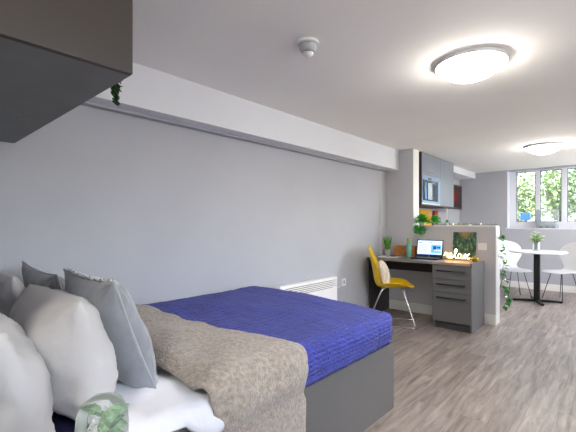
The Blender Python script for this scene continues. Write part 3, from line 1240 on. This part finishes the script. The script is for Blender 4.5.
# lit script sign
t = thing('light_sign', 'glowing warm script word sign on the drawer pedestal top', 'sign', (-1.49, 4.76, DT), 0)
bx('stand', (-.155, .155, -.022, .022, 0, .01), mat('sign_wood', (170, 138, 104), rough=.5, var=.1), t, bev=.002)
z0 = .014
W = {
    'r': [(-.155, .035), (-.14, .062), (-.135, .078), (-.128, .064), (-.112, .066), (-.115, .03), (-.106, .012), (-.095, .014)],
    'e': [(-.095, .014), (-.068, .040), (-.066, .064), (-.080, .066), (-.088, .035), (-.076, .012), (-.055, .016)],
    'l': [(-.055, .016), (-.015, .07), (-.002, .108), (-.014, .122), (-.026, .10), (-.024, .04), (-.012, .012), (.004, .016)],
    'a': [(.05, .058), (.03, .066), (.012, .045), (.014, .018), (.03, .012), (.046, .035), (.052, .060), (.052, .024), (.064, .012), (.076, .018)],
    'x': [(.076, .018), (.09, .058), (.10, .064), (.11, .04), (.122, .014), (.134, .012), (.148, .024)],
    'y': [(.142, .072), (.122, .052), (.104, .028), (.088, .010)],
}
Mn = mat('warm_neon', (255, 236, 200), rough=.4, emit=(255, 208, 140), estr=4.5, var=0)
for k in ('r', 'e', 'l', 'a', 'x'):
    bm = NB()
    tube(bm, [(a, 0, z0 + b) for a, b in W[k]], 0.0045, 8, smooth=5)
    if k == 'x':
        tube(bm, [(a, .001, z0 + b) for a, b in W['y']], 0.0045, 8, smooth=5)
    obj('letter', bm, Mn, t, smooth=True)
for a in (-.106, -.07, -.018, .03, .066, .128):
    bm = NB()
    tube(bm, [(a, 0, .009), (a, 0, .024)], .002, 6)
    obj('pin', bm, M_chrome, t)

# gold pot
t = thing('gold_pot', 'small gold pot at the right corner of the pedestal', 'pot', (-1.275, 4.72, DT))
bm = NB()
lathe(bm, [(.001, 0), (.026, 0), (.036, .016), (.038, .035), (.033, .055), (.030, .058), (.028, .054), (.001, .05)], 24)
obj('pot', bm, mat('antique_gold', (176, 150, 60), rough=.3, metal=.9, var=.15, scale=50), t, smooth='auto')
bm = NB()
tube(bm, [(0, 0, .045), (.004, 0, .08)], .004, 6)
obj('candle', bm, mat('cream_wax', (235, 220, 180), rough=.5), t)

# wall socket
t = thing('wall_socket', 'white socket on the half wall right of the picture', 'socket', (-1.262, YP, .943))
bx('plate', (-.05, .05, -.011, 0, -.043, .043), M_white, t, bev=.003)
for sx in (-.018, .018):
    bx('switch', (sx - .006, sx + .006, -.015, -.011, .012, .032), M_white, t)


# ---------------------------------------------------------------- ivy and plants
def ivy_leaves(bm, pts, n_, size, rr, spread=.03, z_floor=None):
    for k in range(n_):
        f = rr.random() * (len(pts) - 1)
        i = int(f)
        p = Vector(pts[i]).lerp(Vector(pts[i + 1]), f - i)
        a = rr.uniform(0, 2 * PI)
        d = Vector((math.cos(a), math.sin(a), rr.uniform(-.9, .4)))
        L = size * rr.uniform(.7, 1.25)
        leaf(bm, p + Vector((math.cos(a), math.sin(a), rr.uniform(-.5, .5))) * spread * rr.random(), d, (0, 0, 1), L, L * .9)


def wob(a, b, n_, amp, rr):
    a, b = Vector(a), Vector(b)
    return [a.lerp(b, k / n_) + Vector((rr.uniform(-amp, amp), rr.uniform(-amp, amp), rr.uniform(-amp, amp) * .5)) * (1 if 0 < k < n_ else 0) for k in range(n_ + 1)]


# along the half wall and down its end
rr = random.Random(21)
t = thing('ivy_garland', 'ivy garland with tiny lights trailing down the end of the half wall', 'garland', (PX, 5.06, 1.2))
top = wob((-.78, .0, .014), (-.02, -.0, .014), 14, .01, rr)
over = [Vector((.025, -.01, .004)), Vector((.035, -.02, -.05))]
down = wob((.045, -.02, -.1), (.06, .03, -.99), 16, .035, rr)
down = [Vector((max(p.x, .014), p.y, p.z)) for p in down]
pts = top + over + down
pts = [Vector((p.x if p.z > .0 else max(p.x, .018), p.y, max(p.z, .007) if p.x < 0 else p.z)) for p in pts]
bm = NB()
tube(bm, pts, .0025, 5, smooth=2)
obj('stem', bm, M_stem, t)
bm = NB()
for k in range(26):
    p = top[k % len(top)]
    a = rr.uniform(0, 2 * PI)
    leaf(bm, p + Vector((0, 0, .004)), (math.cos(a), math.sin(a), .35), (0, 0, 1), .032, .028)
for k in range(64):
    f = rr.random() * (len(down) - 1)
    i = int(f)
    p = down[i].lerp(down[i + 1], f - i)
    a = rr.uniform(-1.6, 1.2)
    leaf(bm, p + Vector((.01, 0, 0)), (math.cos(a), math.sin(a), rr.uniform(-.9, .3)), (0, 0, 1), rr.uniform(.045, .07), rr.uniform(.04, .06))
obj('leaves', bm, M_leaf, t)
Mb = mat('fairy_bulb', (255, 244, 210), rough=.4, emit=(255, 236, 180), estr=2.5, var=0)
for p in list(down[2::4]) + list(top[5::6]):
    bm = NB()
    sphere(bm, p + Vector((.006, -.012, .008)), .0065, u=8, v=6)
    obj('bulb', bm, Mb, t)


def trailing_plant(name, label, loc, R_, nb, nl, trail, pot_m, leaf_m, seed, pot_r=.04, size=.035):
    rr = random.Random(seed)
    t = thing(name, label, 'plant', loc)
    bm = NB()
    lathe(bm, [(.001, 0), (pot_r * .8, 0), (pot_r, pot_r * 1.5), (pot_r * .9, pot_r * 1.5), (.001, pot_r * 1.3)], 20)
    obj('pot', bm, pot_m, t, smooth='auto')
    bm = NB()
    bs = NB()
    for k in range(nl):
        a = rr.uniform(0, 2 * PI)
        e = rr.uniform(-.1, 1.5)
        d = Vector((math.cos(a) * math.cos(e), math.sin(a) * math.cos(e), math.sin(e)))
        q = rr.uniform(.35, 1) * R_
        leaf(bm, Vector((0, 0, pot_r * 1.3)) + d * q, d + Vector((rr.uniform(-.6, .6), rr.uniform(-.6, .6), -.3)), (0, 0, 1), size * rr.uniform(.7, 1.2), size * .8)
    for (dx, dy, L) in trail:
        pts = [Vector((0, 0, pot_r * 1.4)), Vector((dx * .6, dy * .6, pot_r * 1.8)), Vector((dx, dy, 0))] + [Vector((dx + rr.uniform(-.012, .012), dy + rr.uniform(-.006, .0), -L * q)) for q in (.25, .5, .75, 1)]
        tube(bs, pts, .002, 5, smooth=3)
        ivy_leaves(bm, pts[2:], int(40 * L / .15), size * .7, rr, .02)
    if trail:
        obj('stems', bs, M_stem, t)
    else:
        tube(bs, [(0, 0, pot_r * .9), (0, 0, pot_r * 1.6)], .004, 6)
        obj('stems', bs, M_stem, t)
    obj('leaves', bm, leaf_m, t)
    return t


M_pot = mat('white_ceramic', (225, 226, 228), rough=.35)
trailing_plant('trailing_plant', 'round bright green trailing plant hanging over the half wall by the pillar', (-2.03, 5.03, 1.2), .085, 6, 340,
               [(-.04, -.075, .09), (.03, -.078, .13), (.055, -.075, .10), (-.07, -.072, .06), (0, -.085, .10), (-.02, -.08, .07), (.015, -.09, .06), (-.055, -.085, .10)], M_pot, M_leafb, 5)
trailing_plant('bushy_plant', 'low bushy bright green plant on the half wall behind the laptop', (-1.875, 5.08, 1.2), .08, 6, 260, [], M_pot, M_leafb, 9, pot_r=.03, size=.03)
trailing_plant('small_plant', 'tiny green sprig in a pot on the middle of the half wall', (-1.72, 5.08, 1.2), .035, 6, 26, [], M_pot, M_leaf, 13, pot_r=.02, size=.028)
for (x, lab, h_) in ((-1.56, 'small pink ornament on the half wall left of the tealight', .025), (-1.44, 'small white tealight on the half wall', .022)):
    bm = NB()
    lathe(bm, [(.001, 0), (.018, 0), (.02, h_ * .7), (.012, h_), (.001, h_)], 16, (x, 5.10, 1.2))
    tag(obj('ornament' if 'pink' in lab else 'tealight', bm, mat('pinkish_ceramic', (226, 190, 180), rough=.5) if 'pink' in lab else M_white, smooth='auto'), lab, 'ornament' if 'pink' in lab else 'candle')

# ivy hanging from the overhead cabinet
rr = random.Random(31)
t = thing('hanging_ivy', 'dark green ivy sprig hanging below the overhead cabinet edge', 'plant', (-1.305, .535, 2.06))
bm = NB()
bl_ = NB()
for k, (dx, L) in enumerate(((0, .42), (.022, .38), (-.02, .36))):
    pts = [Vector((dx, -.03, .178)), Vector((dx, .005, .172)), Vector((dx, .012, .10))] + [Vector((dx + rr.uniform(-.01, .01), .012 + rr.uniform(0, .01), -L * q)) for q in (.25, .5, .75, 1)]
    tube(bm, pts, .0015, 5, smooth=3)
    for j in range(120):
        f = 2 + rr.random() ** .5 * 4
        i = min(5, int(f))
        p = pts[i].lerp(pts[i + 1], f - i)
        a = rr.uniform(.1, PI - .1)
        leaf(bl_, p, (math.cos(a), max(.05, math.sin(a)), rr.uniform(-.9, .3)), (0, 0, 1), rr.uniform(.015, .024), rr.uniform(.014, .02))
obj('stems', bm, M_stem, t)
obj('leaves', bl_, M_leafd, t)

# ---------------------------------------------------------------- kitchen beyond the half wall
KX = -2.13
t = thing('kitchen_base_unit', 'grey kitchen base unit behind the half wall', 'cabinet', (XL, 5.25, 0))
bx('carcass', (.002, .57, 0, 1.9, .1, .87), M_kdoor, t)
bx('plinth', (.002, .52, 0, 1.9, 0.002, .1), M_grey, t)
for k in range(3):
    d = bx('door', (.571, .589, .01 + k * .63, .62 + k * .63, .105, .865), M_kdoor, t, bev=.002)
    bm = NB()
    tube(bm, [(.589, .2 + k * .63, .8), (.612, .2 + k * .63, .8), (.612, .42 + k * .63, .8), (.589, .42 + k * .63, .8)], .005, 8)
    obj('handle', bm, M_chrome, d)
tag(bx('worktop', (XL + .002, XL + .6, 5.24, 7.16, .871, .91), mat('worktop_laminate', (70, 68, 66), rough=.4, var=.1), bev=.003),
    'dark kitchen worktop behind the half wall', 'worktop')

t = thing('kitchen_wall_unit', 'grey kitchen wall cabinet holding a microwave oven beyond the pillar', 'cabinet', (XL, 5.25, 1.492))
kd = KX - XL
bx('carcass', (.002, kd - .02, .018, 1.38, .02, .765), M_dark, t)
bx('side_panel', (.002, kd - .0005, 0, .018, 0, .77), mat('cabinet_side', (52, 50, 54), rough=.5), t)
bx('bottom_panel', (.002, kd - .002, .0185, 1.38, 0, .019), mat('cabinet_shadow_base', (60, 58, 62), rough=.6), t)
d = bx('lift_door', (kd - .019, kd, .019, .75, .455, .765), M_kdoor, t, bev=.002)
bm = NB()
tube(bm, [(kd, .19, .50), (kd + .025, .19, .50), (kd + .025, .42, .50), (kd, .42, .50)], .005, 8)
obj('handle', bm, M_chrome, d)
bx('tall_door', (kd - .019, kd, .754, 1.378, .02, .765), M_kdoor, t, bev=.002)
bx('lower_rail', (kd - .019, kd, .019, .75, .02, .04), mat('pale_rail', (190, 200, 214), rough=.4), t)

t = thing('microwave', 'built in silver microwave oven with glass door in the wall cabinet', 'microwave', (KX - .012, 5.273, 1.534))
bx('fascia', (-.005, .016, 0, .72, 0, .408), mat('microwave_silver', (132, 150, 178), rough=.3, metal=.3, var=.03), t, bev=.002)
bx('door_glass', (.0165, .022, .012, .60, .03, .335), mat('microwave_glass', (30, 40, 66), rough=.08, var=.1), t, bev=.001)
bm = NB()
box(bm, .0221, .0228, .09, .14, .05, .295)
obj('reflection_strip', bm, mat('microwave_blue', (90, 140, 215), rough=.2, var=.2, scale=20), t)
bx('window_view', (.0221, .0228, .20, .36, .05, .295), mat('microwave_inner', (170, 176, 184), rough=.2, var=.1), t)
bx('display', (.0161, .0175, .20, .34, .345, .375), M_black, t)
bm = NB()
lathe(bm, [(.018, 0), (.016, .014), (.001, .016)], 16, mtx=Matrix.Rotation(PI / 2, 4, 'Y'), loc=(.016, .64, .36))
obj('dial', bm, M_chrome, t, smooth='auto')

t = thing('television', 'black wall mounted television with red picture beyond the kitchen cabinet', 'television', (-2.21, 6.68, 1.49))
bx('case', (-.045, 0, 0, .66, 0, .44), M_black, t, bev=.004)
bx('screen', (0.0002, .002, .03, .63, .03, .41), mat('tv_screen', (14, 8, 9), spec=.15, rough=.5, emit=(40, 10, 12), estr=.6, var=.1), t)
bx('red_picture', (.0022, .003, .10, .40, .13, .30), mat('tv_red', (80, 14, 10), spec=.15, rough=.6, emit=(130, 26, 22), estr=.12, var=.2, scale=30), t)
bx('wall_bracket', (-.318, -.045, .25, .40, .15, .30), M_blackm, t)

bx_ = bx('splash_panel', (XL + .001, XL + .012, 6.15, 6.62, .915, 1.47), mat('mustard_panel', (214, 160, 30), rough=.45, var=.05))
tag(bx_, 'mustard yellow panel on the kitchen wall below the cabinet', 'splashback')
t = thing('fire_blanket', 'red fire blanket box on the kitchen wall', 'fire blanket', (XL, 6.72, 1.17))
bx('case', (0, .05, 0, .16, 0, .29), mat('red_plastic', (178, 26, 40), rough=.4), t, bev=.006)
bx('pull_tab', (.01, .03, .05, .07, -.05, 0), M_black, t)
bx('pull_tab', (.01, .03, .09, .11, -.05, 0), M_black, t)
sbox('trim_6', (XL, XL + .02, 7.42, 7.46, .12, 1.6), M_trim)

# clear holder standing on the window sill
t = thing('acrylic_holder', 'clear acrylic holder standing on the sill before the second pane', 'holder', (-1.175, 8.33, WZ0))
bx('front_plate', (0, .33, 0, .004, 0, .345), M_clear, t)
bx('back_plate', (0, .33, .05, .054, 0, .345), M_clear, t)
bm = NB()
Me = mat('acrylic_edge', (150, 160, 190), rough=.3)
box(bm, -.004, 0, 0, .054, 0, .345)
box(bm, .33, .334, 0, .054, 0, .345)
box(bm, -.004, .334, -.002, .002, .345, .349)
box(bm, -.004, .334, 0, .054, -.0, .004)
obj('edge', bm, Me, t)
for k in range(3):
    bm = NB()
    sphere(bm, (.06 + .1 * k, .025, .022), .018, (1.2, .8, 1), 10, 8)
    obj('ornament', bm, mat('blue_grey_pebble', (120, 140, 176), rough=.4), t)

# ---------------------------------------------------------------- outside
Mg = mat('outside_paving', (128, 132, 122), rough=.9, var=.3, scale=3, bump=.5, bscale=20)
bm = NB()


def gh(x, y):
    return .98 + .10 * max(0, y - 9.2) + .12 * N3(x, y, 0, .8)


grid(bm, 30, 24, lambda u, v: Vector((-9 + 15 * u, 8.56 + 16 * v, gh(-9 + 15 * u, 8.56 + 16 * v) if v > .02 else .95)))
struct('ground_bank', bm, Mg, smooth=True)


def bush(name, label, x, y, h_, r_, n_, m, seed, cat='bush', trunk=None):
    rr = random.Random(seed)
    z = gh(x, y) - .05
    t = thing(name, label, cat, (x, y, z), 0, 'greenery outside the window')
    bm = NB()
    if trunk:
        tube(bm, trunk, .06, 8, smooth=5, radii=[.09, .07, .05, .03])
        tube(bm, [Vector(trunk[1]), Vector(trunk[1]) + Vector((-.5, .1, .9)), Vector(trunk[1]) + Vector((-.7, .1, 1.6))], .03, 6, smooth=4)
    else:
        for k in range(7):
            a = k * .9
            tube(bm, [(0, 0, 0), (.3 * r_ * math.cos(a), .3 * r_ * math.sin(a), h_ * .4), (.6 * r_ * math.cos(a), .6 * r_ * math.sin(a), h_ * .75)], .014, 6, smooth=3)
    obj('trunk' if trunk else 'stems', bm, mat('bark', (82, 70, 56), rough=.9, var=.2), t, smooth=True)
    bm = NB()
    for k in range(n_):
        a = rr.uniform(0, 2 * PI)
        e = rr.uniform(-1, 1)
        q = (rr.random() ** .4)
        base_z = h_ * (.55 if not trunk else .68)
        hz = h_ * (.48 if not trunk else .34)
        c_ = math.sqrt(1 - e * e)
        lump = 1 + .35 * N3(math.cos(a) * c_ + seed, math.sin(a) * c_, e, 2.2)
        p = Vector((r_ * q * c_ * math.cos(a) * lump, r_ * q * c_ * math.sin(a) * lump, base_z + hz * q * e * lump))
        d = Vector((rr.uniform(-1, 1), rr.uniform(-1, 1), rr.uniform(-.8, .5)))
        L = rr.uniform(.07, .15)
        leaf(bm, p, d, (0, 0, 1), L, L * .55)
    obj('foliage', bm, m, t)


Mo1 = mat('outside_leaves_light', (112, 138, 84), rough=.55, var=.3, scale=6)
Mo2 = mat('outside_leaves_mid', (78, 108, 68), rough=.55, var=.3, scale=6)
Mo3 = mat('outside_leaves_blue', (52, 80, 72), rough=.55, var=.3, scale=6)
bush('bush', 'pale yellow green bush outside the left window pane', -1.98, 10.2, 1.5, .66, 2600, Mo1, 1)
bush('bush', 'light green bush outside the middle window pane', -1.12, 11.6, 1.8, .70, 2600, Mo1, 2)
bush('bush', 'mid green bush outside the right window pane', -.25, 10.4, 1.7, .62, 2400, Mo2, 3)
bush('bush', 'tall blue green shrub behind the pale bushes outside', -3.4, 13.6, 3.2, 1.35, 2600, Mo2, 4)
bush('tree', 'slender tree with leaning trunk behind the middle pane bushes', -1.3, 13.0, 4.0, .9, 1700, Mo3, 5, 'tree',
     [(0, 0, 0), (-.25, 0, 1.1), (.15, 0, 1.9), (.3, 0, 3.2)])
bush('bush', 'far mid green bush behind the others outside', -.5, 15.8, 3.6, 1.9, 2600, Mo2, 6)
t = thing('blue_sign', 'small plain blue rectangle outside the left window pane', 'sign', (-1.46, 8.95, .9))
bx('board', (-.085, .085, 0, .02, .40, .545), mat('blue_board', (34, 104, 178), rough=.4, var=.03), t, bev=.003)
bx('post', (-.012, .012, .021, .04, 0, .5), M_blackm, t)
